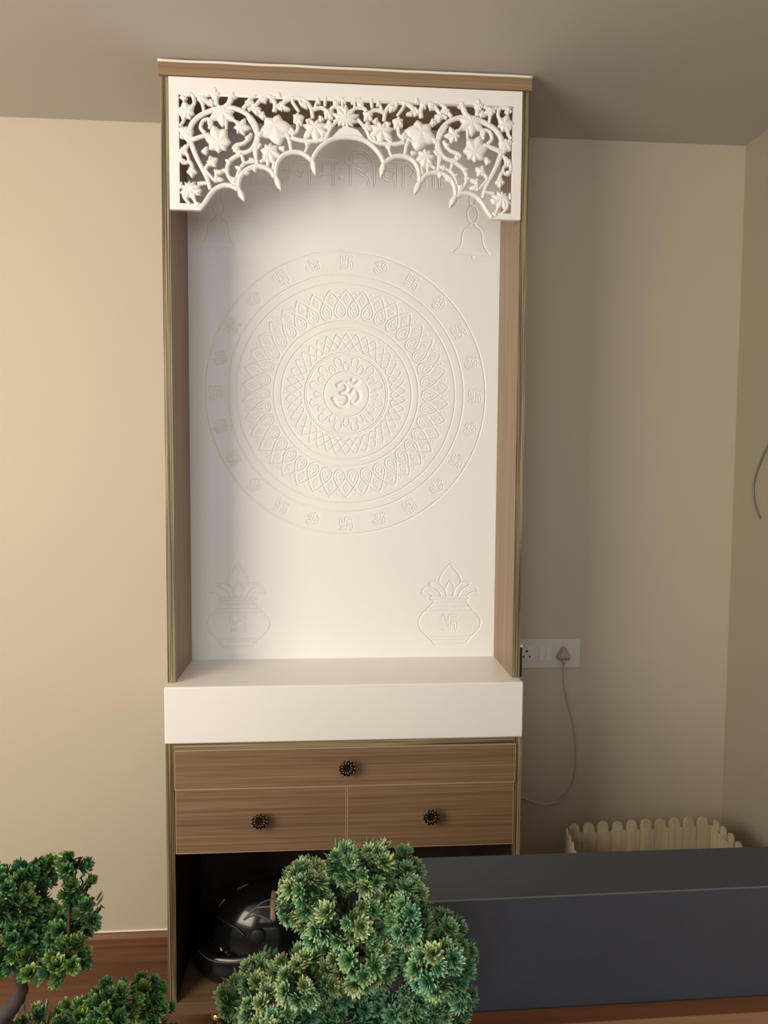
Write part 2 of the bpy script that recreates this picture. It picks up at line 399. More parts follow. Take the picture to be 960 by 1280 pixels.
for k in range(N):
    a = 2*PI*(k+.5)/N; h = PI/N
    def rib(tip, crs, bot, wd, n=9):
        L = [(h, tip), (h*.45, (tip+crs)/2+.6), (0, crs), (-h*.50, crs-(crs-bot)*.28), (-h*wd, crs-(crs-bot)*.62), (-h*wd*.62, bot+1.6), (0, bot),
             (h*wd*.62, bot+1.6), (h*wd, crs-(crs-bot)*.62), (h*.50, crs-(crs-bot)*.28), (0, crs), (-h*.45, (tip+crs)/2+.6), (-h, tip)]
        return [tuple(v)[:2] for v in spline([Vector((*pol(a+t, r), 0)) for t, r in L], 3)]
    R.line([rib(130.5, 118, 96, .86)], .0023, .0027)
    R.line([rib(76, 67.5, 56.5, .88)], .0021, .0025)
    # inner teardrop with dots
    tw = [pol(a+t*h, r) for t, r in ((0,113.5),(-.42,107),(-.5,103),(-.25,99.6),(0,99),(.25,99.6),(.5,103),(.42,107),(0,113.5))]
    R.line([tw], .0015, .0018)
    for t, r in ((-.22,107),(.22,107),(0,103)): R.line([[pol(a+t*h, r), pol(a+t*h, r+.5)]], .0019, .0020)
    # small ring above each loop
    c0 = pol(a, 125.5)
    R.line([[(c0[0]+U*2.5*math.cos(q), c0[1]+U*2.5*math.sin(q)) for q in np.linspace(0, 2*PI, 9)]], .0015, .0015)
    # inner diamond under each tip
    a2 = a+h
    R.line([[pol(a2, 125), pol(a2+h*.36, 118.5), pol(a2, 112), pol(a2-h*.36, 118.5), pol(a2, 125)]], .0015, .0018)
    c0 = pol(a2, 118.5)
    R.line([[(c0[0]+U*1.4*math.cos(q), c0[1]+U*1.4*math.sin(q)) for q in np.linspace(0, 2*PI, 7)]], .0016, .0017)
for k in range(12):
    a = PI*2*k/12
    for aa, lo, hi, hw_ in ((a+PI/12, 36.5, 47.5, 4.6), (a, 31, 40.5, 3.7)):
        L = [(-hw_*.75, lo), (-hw_, (lo*1.2+hi)/2.2+1), (-hw_*.72, hi-1.6), (0, hi), (hw_*.72, hi-1.6), (hw_, (lo*1.2+hi)/2.2+1), (hw_*.75, lo)]
        pts = [Vector((mx+U*(x*math.cos(aa)+r*math.sin(aa)), mz+U*(-x*math.sin(aa)+r*math.cos(aa)), 0)) for x, r in L]
        R.line([[tuple(v)[:2] for v in spline(pts, 4)]], .0022, .0026)
for k in range(24):
    a = 2*PI*k/24; c0 = pol(a, 164.5)
    if k % 2 == 0:
        R.line(place(SW, c0[0], c0[1], U*6.4, a), .0014, .0022, r=U*1.55)
        for dx, dz in ((3.4,3.4),(-3.4,3.4),(3.4,-3.4),(-3.4,-3.4)):
            q = place([[(dx, dz), (dx+.01, dz)]], c0[0], c0[1], U, a); R.line(q, .0017, .0016)
    else:
        R.line(place(OM, c0[0], c0[1], U*7.6, 0, True), .0014, .0022, r=U*1.35)
om = place(OM, mx, mz, U*18.5, 0, True)
R.pocket(om, U*3.3, .0055)
pockets = [R]
panel = None
# bells
def mir(P): return [(-x, z) for x, z in P]
bell = [[P2(*q) for q in ((268,270),(267,273),(261,277),(258,283),(257.5,293),(254.5,301),(249,306.5),(249,308.5),(294,308.5),(294,306.5),(287.5,301),(284.5,293),(284,283),(281,277),(275,273),(274,270))]]
ring_ = [[P2(271+6.8*math.cos(q), 258+11.5*math.sin(q)) for q in np.linspace(0, 2*PI, 25)]]
ring2 = [[P2(271+4*math.cos(q), 240+7*math.sin(q)) for q in np.linspace(0, 2*PI, 17)]]
clap = [[P2(270.5, 313), P2(270.6, 313)]]
kal = []
def kx(pts): kal.append([tuple(v)[:2] for v in spline([Vector((*P2(*q), 0)) for q in pts], 4)])
def kl(pts): kal.append([P2(*q) for q in pts])
kx(((277.5,808.5),(272,802),(266,796),(260,790),(257.5,783),(258,776),(262,770),(267,765),(273,758),(277,752)))
kx(((316.5,808.5),(322,802),(328.5,796),(334.5,790),(337.5,782),(337,775),(333,769),(328,764),(321,757),(317.5,752)))
kl(((277.5,808.5),(316.5,808.5))); kl(((270,799.5),(325,799))); kl(((276,803),(321,803))); kl(((264,766.5),(331,766)))
kl(((269,761.5),(326,761))); kl(((275,755.5),(320,755.5))); kl(((274,751.5),(321,751.5))); kl(((275,747.5),(320,747.5)))
kx(((275,747.5),(272.5,749.5),(276,752))); kx(((320,747.5),(323,749.5),(318.5,752)))
kx(((297.5,705.5),(292,712),(286,720),(283.5,727),(285,732))); kx(((297.5,705.5),(303,712),(309,720),(311.5,727),(310,732)))
kx(((297.5,727),(293.5,733),(292,740),(294,747))); kx(((297.5,727),(301.5,733),(303,740),(301,747)))
kx(((271,730),(278,729),(284,731),(290,737),(293,747))); kx(((324,730),(317,729),(311,731),(305,737),(302,747)))
kx(((271,730),(274,734),(282,739),(287,747))); kx(((324,730),(321,734),(313,739),(308,747)))
kx(((261,743),(263,737),(268,734),(276,735),(283,741),(286,747))); kx(((334,743),(332,737),(327,734),(319,735),(312,741),(309,747)))
kx(((261,743),(266,742),(271,743),(275,747))); kx(((334,743),(329,742),(324,743),(320,747)))
kc = P2(297.3, 780.5)
ksw = place(SW, kc[0], kc[1], U*8.3)
def bounds(polys, mg=.008):
    A = np.array([p for P in polys for p in P]); return A[:,0].min()-mg, A[:,0].max()+mg, A[:,1].min()-mg, A[:,1].max()+mg
names = [('back_panel', 'white board carved with a round mandala'), ('carved_mandala', 'large round mandala of lotus petals around an Om')]
for sgn in (0, 1):
    f = mir if sgn else (lambda P: list(P))
    R.lab = 2+sgn; names.append(('carved_bell', 'bell outline carved at the upper %s' % ('right' if sgn else 'left')))
    for P in bell+ring_+ring2: R.line([f(P)], .0022, .0026)
    R.line([f(clap[0])], .0042, .0022)
for sgn in (0, 1):
    f = mir if sgn else (lambda P: list(P))
    R.lab = 4+sgn; names.append(('carved_pot', 'ritual pot with leaves carved at the lower %s' % ('right' if sgn else 'left')))
    for P in kal: R.line([f(P)], .0022, .0026)
    R.line(place(SW, -kc[0] if sgn else kc[0], kc[1], U*8.3), .0014, .0022, r=U*1.8)
# lettering
TX = []
def tl(pts): TX.append([tuple(v)[:2] for v in (spline([Vector((*P2(*q), 0)) for q in pts], 4) if len(pts) > 2 else [Vector((*P2(*q), 0)) for q in pts])])
for xx in (313.5, 321): tl(((xx,199),(xx,228)))
tl(((333,206),(340,201),(345,207),(339,212))); tl(((339,212),(347,216),(346,226),(336,229),(329,221))); tl(((345,214),(352,209),(360,212),(360,221),(352,227)))
tl(((343,196),(350,200),(357,195)))
tl(((369,201),(391,201.5))); tl(((387.5,201),(387.5,230))); tl(((387,212.5),(374,212))); tl(((374,212),(371,215),(375,218),(378,214)))
tl(((394,202),(421,202.5))); tl(((417,202),(417,231))); tl(((402,202),(402,216),(399,220),(396,216),(402,215))); tl(((401,216),(417,216)))
tl(((426,211),(426.2,211))); tl(((426,222),(426.2,222)))
tl(((434,203.5),(474,204.5))); tl(((439,203),(439,231))); tl(((439,203),(441,193),(449,189),(459,194),(464,204)))
tl(((449,206),(457,207),(459,213),(452,217),(448,213))); tl(((452,217),(459,222),(462,231))); tl(((469,204),(469,231)))
tl(((477,205),(509,205.5))); tl(((494,212),(484,211),(479,217),(483,224),(491,223),(495,217))); tl(((495,205),(495,232))); tl(((505,205),(505,232)))
tl(((512,206),(534,206.5))); tl(((515,209),(520,214),(516,220),(522,224),(530,221))); tl(((531,206),(531,232)))
for xx in (542.5, 550): tl(((xx,206),(xx,233)))
R.lab = 6; names.append(('carved_lettering', 'Devanagari prayer line carved across the panel top'))
R.line(TX, .0016, .0024, r=U*1.5)
panel = R.build(names, root)
MB().box(-PX, PX, YB+.006, YB+.018, Zs-.01, ZH-.002).build('backing', WHITE, panel)

# ---- pierced lattice (jali)
YJ = YU-.004
def J(px, py, dy=0.):
    py = max(py, 118.5+(px-225)*.02)
    p = at(px, py, YJ); return Vector((p.x, YJ+dy, p.z))
xjo = HW-T-.0006
jl = J(223.5, 180).x; zt_in = J(300, 118).z; zb_j = J(230, 262.5).z; zstrip = J(235, 254.5).z
fr = MB()
fr.box(-xjo, xjo, YJ-.003, YJ+.009, zt_in, ZH-.0015, .0008)
for s in (-1, 1):
    a, b_ = sorted((s*xjo, s*-jl)); fr.box(a, b_, YJ-.003, YJ+.009, zb_j, zt_in+.001, .0008)
    a, b_ = sorted((s*-jl, -s*J(251,250).x)); fr.box(a, b_, YJ-.003, YJ+.009, zb_j, zstrip, .0008)
    # bead round the inside of the frame
    xb = s*(-jl)
    fr.tube([(xb, YJ-.001, zb_j+.002), (xb, YJ-.001, zt_in)], .0022, 6)
fr.tube([(jl, YJ-.001, zt_in-.001), (-jl, YJ-.001, zt_in-.001)], .0030, 6)
lattice = fr.build('lattice_panel', JALI, root, label='white pierced arch panel with vines and leaves')
def mirror(pts): return [Vector((-p.x, p.y, p.z)) for p in pts]
pxm = (J(440,180).x-J(430,180).x)/10          # metres per pixel on the lattice plane
AX = (0, 1, 0)
# scalloped edge: each arch of the edging is one piece
arcs = [((250,261),(256,254),(262.5,244),(270,236),(280,231.8),(290,232.8),(297,237)),
        ((298.3,236.5),(299,227),(302,219),(309,212),(320,208),(331,209.5),(338.5,214),(343.5,221.5)),
        ((344.8,221),(345.3,211),(348,202),(354,194.5),(364,190.5),(375,191),(383,195),(389.3,200.5)),
        ((390.6,200.5),(394,193),(400,185),(409,177.5),(419,173),(432,171.2))]
for k, a in enumerate(arcs):
    pts = spline([J(*q) for q in a], 5)
    if k == 3: pts = pts + mirror(pts)[::-1][1:]
    for s in ((1,) if k == 3 else (1, -1)):
        P = pts if s == 1 else mirror(pts)
        b = MB(); b.tube(P, 3.2*pxm, 8, .007, AX)
        off = [p+Vector((0,-.0045,0)) for p in P]; b.tube(off, 1.1*pxm, 6, .003, AX)
        b.build('scallop_arch', JALI, lattice)
for (a, t) in (((297.3,234),(306,252)), ((343.8,218.5),(351.5,238.5)), ((390,197.5),(394.5,219.5))):
    A, B = J(*a), J(*t)
    for s in (1, -1):
        A2, B2 = (A, B) if s == 1 else mirror([A, B])
        b = MB(); b.tube([A2.lerp(B2, q) for q in (0, .15, .35, .55, .75, .9, 1)], [pxm*r for r in (2.0, 2.6, 3.9, 4.3, 3.3, 1.8, .4)], 8, .008, AX)
        b.build('drop_tip', JALI, lattice)
vines = [  # (points, radius in pixels)
 (((239,178),(238,160),(247,147),(262.5,139),(277.5,135),(292.5,135.5),(307.5,142),(319,155),(321.5,170),(316,185),(305,191),(292,187)), 2.5),
 (((292,187),(295,182),(305,179),(312,172),(314,167)), 2.0),
 (((238,176),(245,195),(252.5,210),(259,223),(263,237)), 2.4),
 (((240,175),(251,171),(262,168)), 2.2), (((257,167),(251,160),(254,151),(262,149),(265,155),(261,161)), 1.8),
 (((226,160),(232,170),(238,178)), 3.0), (((290,119),(286,130),(278,136)), 2.8), (((230,117),(240,118),(243,128),(240,134)), 2.0),
 (((226,124),(230,119),(238,117)), 1.8), (((253,128),(255,140)), 1.8), (((269,116),(271,132)), 2.6), (((250,122),(244,118)),1.8),
 (((226,142),(230,150),(225,158)), 1.8), (((233,182),(227,190),(226,198),(231,204),(236,200),(233,193),(227,190)), 1.6), (((236,180),(232,188),(236,196)), 1.5),
 (((235,200),(240,207),(240,218)), 2.0), (((247,230),(255,229),(261,229)), 1.9), (((232,238),(230,246),(238,256)), 1.8), (((242,240),(243,250),(247,256)), 1.8), (((226,236),(227,228)), 1.4),
 (((302,192),(290,199),(285,206),(284,216),(290,227),(296,232)), 2.1), (((320,178),(320,195),(321,207)), 2.0),
 (((302,193),(306,204),(315,200)), 1.7), (((306,204),(300,211),(296,222)), 1.8), (((262,204),(257,212),(263,220),(268,226)), 1.7),
 (((310,146),(318,160),(323,176),(318,187),(322,205)), 2.1), (((343,140),(344,130),(338,121),(328,122.5),(319,133),(310,138)), 2.2),
 (((350,138),(356,127),(368,122.5),(380,125),(388.5,135),(391,148)), 2.3), (((366,119),(366,128),(374,140)), 1.8), (((372,150),(372,163),(364,170)), 1.9),
 (((364,172),(378,176),(397,176),(407.5,172),(413,161),(424,148)), 2.0), (((358,167),(361.5,175),(364,188)), 2.2), (((382,176),(384,184),(381,191)), 1.7),
 (((391,137),(402,135),(410,141),(413,148)), 1.9), (((407,118),(406,133)), 1.8), (((394,134),(396,128),(399,124)), 1.5), (((413,138),(417,134),(427,135),(432,141)), 1.8),
 (((418,134),(418,125)), 1.5), (((428,119),(428,136)), 1.5), (((421,119),(427,124),(432,130)), 1.4), (((334,196),(335,208)), 1.8), (((326,180),(322,186)), 1.6),
 (((343,202),(341,212)), 1.6), (((374,124),(377,132)), 1.6), (((352,131),(358,137)), 1.8), (((346,135),(352,128)), 1.8), (((304,136),(311,128),(316,122),(320,119)), 1.9),
 (((312,127),(321,136),(326,142)), 1.8), (((262,119),(256,121)), 1.5), (((283,150),(283,162)), 1.6), (((290,148),(296,154)), 1.6), (((325,203),(331,200),(337,204)), 1.6),
 (((398,170),(396,176)), 1.6), (((404,168),(401,176)), 1.5), (((388,169),(380,175)), 1.6), (((344,175),(353,171),(359,170)), 1.6)]
for pts, r in vines:
    P = spline([J(*q) for q in pts], 4)
    for s in (1, -1):
        Q = P if s == 1 else mirror(P)
        n = len(Q); rr = [pxm*r*1.36*(1.08-.28*i/(n-1)) for i in range(n)]
        b = MB(); b.tube(Q, rr, 7, .0052, AX); b.build('vine', JALI, lattice)
def leaf(px, py, r, rot, lobes=5, depth=.42, asp=1.0, sharp=1.0, hgt=.0075, fan=2*PI):
    """lobed leaf: rot = direction of its tip in degrees (0 = up, clockwise), fan = angle the lobes span"""
    c0 = J(px, py); n = lobes*8; rings = (0, .35, .7, 1.0)
    b = MB(); b.smooth = True
    def rad(t):
        ph = (t/fan*lobes) % 1.0 if abs(t) <= fan/2+1e-6 else .5
        ph = ((t+fan/2)/fan*lobes) % 1.0
        k = abs(ph-.5)*2
        lob = 1-depth*(k**sharp)
        env = .76+.24*math.cos(t)
        if abs(t) > fan/2: return .34
        return lob*env
    ts = [-PI+2*PI*i/n for i in range(n)]
    for q in rings:
        for t in ts:
            rr = rad(t)*r*pxm*q
            a = math.radians(rot)
            lx, lz = rr*math.sin(t)*asp, rr*math.cos(t)
            ph = ((t+fan/2)/fan*lobes) % 1.0
            ridge = (1-abs(ph-.5)*2)
            hh = hgt*(1-q*q*.72)*(.80+.30*ridge*min(1, q*2))
            b.v.append((c0.x+lx*math.cos(a)+lz*math.sin(a), YJ-hh, c0.z-lx*math.sin(a)+lz*math.cos(a)))
    for k in range(len(rings)-1):
        for i in range(n):
            j = (i+1) % n; b.face((k*n+i, k*n+j, (k+1)*n+j, (k+1)*n+i))
    m0 = len(b.v)
    for i in range(n):
        v = b.v[3*n+i]; b.v.append((v[0], YJ+.005, v[2]))
    for i in range(n):
        j = (i+1) % n; b.face((3*n+i, 3*n+j, m0+j, m0+i))
    b.face([m0+i for i in range(n)])
    return b
leaves = [(413,158,7.5,-60,4,.4,1), (420,131,6,20,4,.4,.9), (402,150,5,-30,3,.4,.9), (349,121,5,0,3,.4,.9), (247,240,5,60,3,.4,.9), (307,216,4.5,90,3,.4,.9), (256,190,6,30,3,.4,.9), (228,188,6,120,4,.4,.9), (329,146,6,-40,4,.4,.9), (318,212,5,40,3,.4,.9), (265,130,6,-60,4,.4,.9), (385,152,5,60,3,.4,.9), (330,126,6,10,4,.4,.9), (380,131,6,100,4,.4,.9), (287,203,5,-60,3,.4,.9), (325,168,5.5,60,3,.4,.9), (274,179,18.5,-20,7,.30,.92), (278,140,15,180,7,.42,1.25), (300,160,11.5,60,6,.45,1), (235,141,12.5,-50,6,.35,1), (252,124,9,110,5,.35,.8), (269,120,9,0,5,.35,.9),
          (232,165,10,150,5,.3,1), (240,213,7.5,180,5,.35,.9), (237,235,14,160,9,.42,1), (264,203,8,60,5,.35,1), (271,216,7.5,80,3,.5,.8), (271,224,7.5,95,3,.5,.8),
          (284,214,6,-80,3,.45,.8), (291,225,6.5,110,4,.4,.9), (343,157,20.5,165,5,.36,1.05), (337,188,14,165,7,.36,.95), (372,147,9.5,150,5,.35,.85), (394,159,16.5,175,7,.48,1.1),
          (410,142,8,140,5,.42,1), (311,129,7.5,60,4,.4,.9), (319,137,7,120,4,.4,.9), (357,136,5,100,3,.4,.8), (398,128,5,0,3,.45,.8), (290,121,6,60,4,.4,.9), (310,173,6,45,3,.45,.8),
          (297,186,5,200,3,.4,.8), (366,166,6.5,-60,4,.4,.9), (384,181,5,60,3,.45,.9), (354,186,5,-80,3,.4,.9), (314,201,6,90,3,.4,.8), (300,211,5.5,-70,3,.45,.8), (229,202,5,-60,3,.4,.9),
          (246,257,4.5,60,3,.3,1), (262,153,4.5,180,3,.3,.8), (231,124,5,-40,3,.4,.9), (340,125,6,90,4,.4,.9)]
for q in leaves:
    b = leaf(q[0], q[1], q[2]*1.22, q[3], q[4], q[5]*.88, q[6], .85)
    nm = 'flower' if q[4] >= 6 and q[2] < 14.5 else 'leaf'
    o = b.build(nm, JALI, lattice); fixn(o)
    c = MB(); c.v = [(-v[0], v[1], v[2]) for v in b.v]; c.f = [t[::-1] for t in b.f]; c.mi = b.mi; c.sm = b.sm
    fixn(c.build(nm, JALI, lattice))
pc = J(432, 153); b = leaf(432, 150, 19, 0, 11, .36, 1.15); fixn(b.build('palmette', JALI, lattice, label='fan-shaped centre leaf above the middle arch'))
b = MB()                                # solid web below the palmette
for s in (1,):
    O = [J(*q) for q in ((409,176),(416,171),(424,162),(432,158))]; O = O+mirror(O)[::-1][1:]
    n = len(O)
    lowr = [J(*q) for q in ((409,178),(416,175),(424,172.5),(432,172))]; lowr = lowr+mirror(lowr)[::-1][1:]
    for P, dy in ((O,-.003),(lowr,-.003),(O,.005),(lowr,.005)): b.v += [(p.x, YJ+dy, p.z) for p in P]
    for i in range(n-1):
        b.face((i, i+1, n+i+1, n+i)); b.face((2*n+i, 3*n+i, 3*n+i+1, 2*n+i+1)); b.face((i, 2*n+i, 2*n+i+1, i+1)); b.face((n+i, n+i+1, 3*n+i+1, 3*n+i))
fixn(b.build('centre_web', JALI, lattice))

# ---- lower cabinet
zlt = ZB                                   # underside of the shelf block
zfr = at(430, 933.5, YL).z                 # bottom of the top rail
for s in (-1, 1):
    xo = s*HW; xi = s*(HW-.0215); x0, x1 = min(xo, xi), max(xo, xi)
    o = MB().box(x0, x1, YL+.002, -.001, ZC0+.034, zlt).build('side_panel', SHADEWOOD, root)
    MB().box(x0-.0002, x1+.0002, YL, YL+.0025, ZC0+.034, zlt-.001).build('ply_edge', EDGE_V, o, label='striped olive plywood edge')
o = MB().box(-HW+.0215, HW-.0215, YL+.002, -.001, zfr, zlt).build('cabinet_top', LAM_V, root)
MB().box(-HW+.0215, HW-.0215, YL, YL+.0025, zfr, zlt-.001).build('ply_edge', EDGE_H, o, label='striped olive plywood edge')
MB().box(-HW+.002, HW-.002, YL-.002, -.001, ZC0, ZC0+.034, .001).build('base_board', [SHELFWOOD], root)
MB().box(-HW+.0215, HW-.0215, -.02, -.002, ZC0+.034, zfr).build('cabinet_back', SHADEWOOD, root)
zdb = .5492
MB().box(-HW+.0215, HW-.0215, YL+.03, -.02, zdb-.004, zdb+.012).build('divider_board', SHADEWOOD, root)
zi = at(430, 984, YL).z
def rosette_knob(parent, x, y, z):
    M = Matrix.Translation((x, y, z)) @ Matrix.Rotation(PI/2, 4, 'X')
    b = MB()
    b.lathe([(.001,0),(.010,0),(.010,.003),(.006,.006),(.006,.014),(.013,.018),(.0205,.0205),(.0215,.0225),(.017,.0225),(.0125,.0215),(.007,.0185),(.0001,.0175)], M, 24)
    b.cur = 1; b.ball(M @ Vector((0,0,.0185)), .0048, .0048, .0048); b.cur = 0
    b.cur = 1; b.lathe([(.013,.0220),(.0205,.0226),(.0205,.0232),(.013,.0232)], M, 24); b.cur = 0
    for k in range(12):
        a = 2*PI*k/12
        p = M @ Vector((.0205*math.cos(a), .0205*math.sin(a), .0238)); b.ball(p, .0027, .0022, .0027, 8, 5)
        b.tube([M @ Vector((.0075*math.cos(a+.1), .0075*math.sin(a+.1), .0235)), M @ Vector((.013*math.cos(a+.22), .013*math.sin(a+.22), .0258)), M @ Vector((.0175*math.cos(a+.3), .0175*math.sin(a+.3), .0248))], [.0008, .0017, .0007], 6)
        b.cur = 1
        p = M @ Vector((.0145*math.cos(a+PI/10*1.6), .0145*math.sin(a+PI/10*1.6), .0243)); b.ball(p, .0022, .0013, .0022, 8, 5); b.cur = 0
    b.build('knob', [BRONZE, BLACKM], parent, label='ornate round bronze knob')
def drawer(x0, x1, z0, z1, yf, kx_, kz_, lab):
    o = MB().box(x0+.0016, x1-.0016, yf, yf+.018, z0+.0016, z1-.0016).build('drawer', LAM_H, root, label=lab)
    e = MB()
    for a in ((x0, x1, z1-.0016, z1), (x0, x1, z0, z0+.0016), (x0, x0+.0016, z0+.0016, z1-.0016), (x1-.0016, x1, z0+.0016, z1-.0016)):
        e.box(a[0], a[1], yf-.0002, yf+.018, a[2], a[3])
    e.build('edge_band', BANDING, o)
    p = at(kx_, kz_, yf-.022); rosette_knob(o, p.x, yf, p.z)
xl = at(218, 960, YL-.006).x; xr = at(644.3, 960, YL-.006).x
drawer(xl, xr, at(430, 982.5, YL-.006).z, at(430, 934, YL-.006).z-.001, YL-.006, 434, 960.5, 'full-width shallow drawer front')
xm = at(433.5, 1020, YL).x; zz0 = at(430, 1061, YL).z; zz1 = at(430, 982.5, YL-.002).z-.0005
drawer(at(219.5,1020,YL).x, xm-.0008, zz0, zz1, YL-.001, 324.5, 1027, 'left lower drawer front')
drawer(xm+.0008, at(641.5,1020,YL).x, zz0, zz1, YL-.001, 539, 1021.5, 'right lower drawer front')
MB().box(-HW+.022, HW-.022, YL+.020, YL+.034, zz0+.01, zfr-.004).build('drawer_box', SHADEWOOD, root)
for cx, cy in ((at(272,1275,YL+.03).x, YL+.035), (.40, YL+.035), (-.34, -.05), (.40, -.05)):
    b = MB(); b.box(cx-.024, cx+.024, cy-.020, cy+.020, ZC0-.004, ZC0); b.tube([(cx, cy, ZC0-.004), (cx, cy, ZC0-.022)], .009, 12)
    for s in (-1, 1): b.lathe([(.001,-.001),(.022,0),(.026,.003),(.026,.012),(.022,.017),(.001,.019)], Matrix.Translation((cx+s*.005, cy-.004, .036)) @ Matrix.Rotation(s*PI/2, 4, 'Y'), 18)
    b.box(cx-.004, cx+.004, cy-.016, cy+.010, .036, ZC0-.018)
    b.ball((cx, cy-.012, ZC0-.024), .016, .016, .014, 16, 10)
    cs = b.build('caster', BRASS, root, label='brass caster under the base')
    b = MB()
    for s in (-1, 1): b.lathe([(.028,-.000),(.036,.002),(.036,.014),(.028,.016)], Matrix.Translation((cx+s*.004, cy-.004, .036)) @ Matrix.Rotation(s*PI/2, 4, 'Y'), 20)
    b.build('wheel', RUBBER, cs)

# black device beside the cabinet's side, above the shelf block
da = at(650, 806, YU+.01); 
dv = empty('power_adapter', 'slim black device with white top wedged against the right side of the shrine cabinet', 'adapter')
MB().box(HW+.0005, HW+.0085, YU+.006, YU+.045, Zs+.0005, da.z-.006, .001).build('casing', RUBBER, dv)
MB().box(HW+.0005, HW+.0088, YU+.005, YU+.046, da.z-.006, da.z+.001, .001).build('cap', BLOCK, dv, label='white top cap')

# ------------------------------------------------------------------ helmet in the open compartment
hy = -.225
hc = at(338, 1163, hy); hz0 = ZC0+.034
hel = empty('motorcycle_helmet', 'glossy black full-face helmet standing in the open bottom compartment of the cabinet', 'helmet')
RXh, RYh, RZh = .172, .125, .158
hz0b = hz0+.002
def hpt(th, ph, k=1.0):
    """th: angle in the x-z plane from +x up, ph: sideways (-pi/2..pi/2, -y towards viewer)"""
    x = math.cos(ph)*math.cos(th); z = math.cos(ph)*math.sin(th); y = -math.sin(ph)
    cx = RXh; cz = RZh
    lo = max(0, -z)
    # chin juts out to the lower left, neck is flattened
    if x < 0: x2 = x*(1+.10*lo)
    else: x2 = x*(1-.10*lo)
    px, py, pz = hc.x+x2*RXh*k, hy+y*RYh*k*(1-.08*lo), hc.z+z*RZh*k*(1.05 if z < 0 else 1)
    return Vector((px, py, max(pz, hz0b)))
b = MB(); b.smooth = True; nt_, np_ = 64, 28; idx = {}
for k, kk in ((0, 1.0), (1, .93)):
    for i in range(nt_):
        for j in range(np_+1):
            idx[(k,i,j)] = len(b.v); b.v.append(tuple(hpt(2*PI*i/nt_, -PI/2+PI*j/np_, kk)))
def keep(i, j):
    th = math.degrees(2*PI*(i+.5)/nt_); ph = abs(-90+180*(j+.5)/np_)
    lim = 66
    if 176 < th < 240 and ph < lim*(.6+.4*math.sin(math.radians((th-176)/64*180))): return False
    if 246 < th < 296 and ph < 50: return False
    return True
for i in range(nt_):
    i2 = (i+1) % nt_
    for j in range(np_):
        if not keep(i, j): continue
        b.face((idx[0,i,j], idx[0,i2,j], idx[0,i2,j+1], idx[0,i,j+1])); b.face((idx[1,i,j], idx[1,i,j+1], idx[1,i2,j+1], idx[1,i2,j]))
        for (di, dj, A, B) in ((1,0,(i2,j),(i2,j+1)), (-1,0,(i,j),(i,j+1)), (0,1,(i,j+1),(i2,j+1)), (0,-1,(i,j),(i2,j))):
            ii, jj = (i+di) % nt_, j+dj
            if 0 <= jj < np_ and not keep(ii, jj): b.face((idx[0,A[0],A[1]], idx[0,B[0],B[1]], idx[1,B[0],B[1]], idx[1,A[0],A[1]]))
shell = b.build('shell', GLOSS, hel, label='glossy black shell with chin bar')
shl = shell
def decal(poly, m_, name, k=1.006, lab=None):
    """poly in (th, ph) degrees, filled strip built by fan over subdivided outline"""
    pts = spline([Vector((p[0], p[1], 0)) for p in poly+[poly[0]]], 3)[:-1]
    cx = sum(p.x for p in pts)/len(pts); cy = sum(p.y for p in pts)/len(pts)
    b = MB(); b.smooth = True; n = len(pts)
    for q in (1., .66, .33):
        for p in pts: b.v.append(tuple(hpt(math.radians(cx+(p.x-cx)*q), math.radians(cy+(p.y-cy)*q), k)))
    b.v.append(tuple(hpt(math.radians(cx), math.radians(cy), k)))
    for r_ in range(2):
        for i in range(n): j = (i+1) % n; b.face((r_*n+i, r_*n+j, (r_+1)*n+j, (r_+1)*n+i))
    for i in range(n): b.face((2*n+i, 2*n+(i+1) % n, 3*n))
    o = b.build(name, m_, shell)
    if lab: o['label'] = lab
def hdir(px, py):                      # th, ph in degrees of a photograph pixel on the shell
    best = None
    for ph in range(5, 86, 1):
        for th in range(0, 360, 3):
            p = hpt(math.radians(th), math.radians(ph)); d = p-Vector(CAM)
            s = FPX/d.dot(_f); X = 480+d.dot(_r2)*s; Y = 640-d.dot(_u2)*s
            e = (X-px)**2+(Y-py)**2
            if best is None or e < best[0]: best = (e, th, ph)
    return (best[1], best[2])
def hstrip(pxs, wd, m_, name, lab=None, k=1.012):
    pts = []
    for q in pxs:
        th, ph = hdir(*q); pts.append(hpt(math.radians(th), math.radians(ph), k))
    b = MB(); b.tube(spline(pts, 4), wd, 6, .0015, (0, 1, 0))
    o = b.build(name, m_, shell)
    if lab: o['label'] = lab
hstrip(((345,1114),(343,1130),(341,1152)), .0085, DECALB, 'side_stripe', 'tan stripe')
hstrip(((308,1147),(318,1136),(330,1128),(342,1124)), .0028, DECALG, 'graphic_line', 'grey swoosh')
hstrip(((306,1149),(316,1145),(326,1146),(338,1153)), .0036, DECALG, 'graphic_line', 'grey swoosh')
hstrip(((320,1135),(330,1134),(341,1134)), .0016, DECALW, 'graphic_line', 'pale line')
hstrip(((349,1155),(356,1146),(363,1138)), .0030, DECALG, 'graphic_line', 'grey swoosh')
hstrip(((268,1114),(266,1122),(270,1131),(275,1133),(278,1127),(276,1119)), .0018, DECALW, 'emblem_line', 'pale curled emblem')
hstrip(((270,1118),(272,1124),(270,1129)), .0014, DECALW, 'emblem_line', 'pale curled emblem')
hstrip(((291,1107),(300,1103),(309,1101)), .0010, DECALG, 'graphic_line', 'grey line')
hstrip(((272,1146),(285,1155),(296,1161),(306,1170)), .0030, SATIN, 'visor_rim', 'black rubber rim')
cbz = hz0+.045
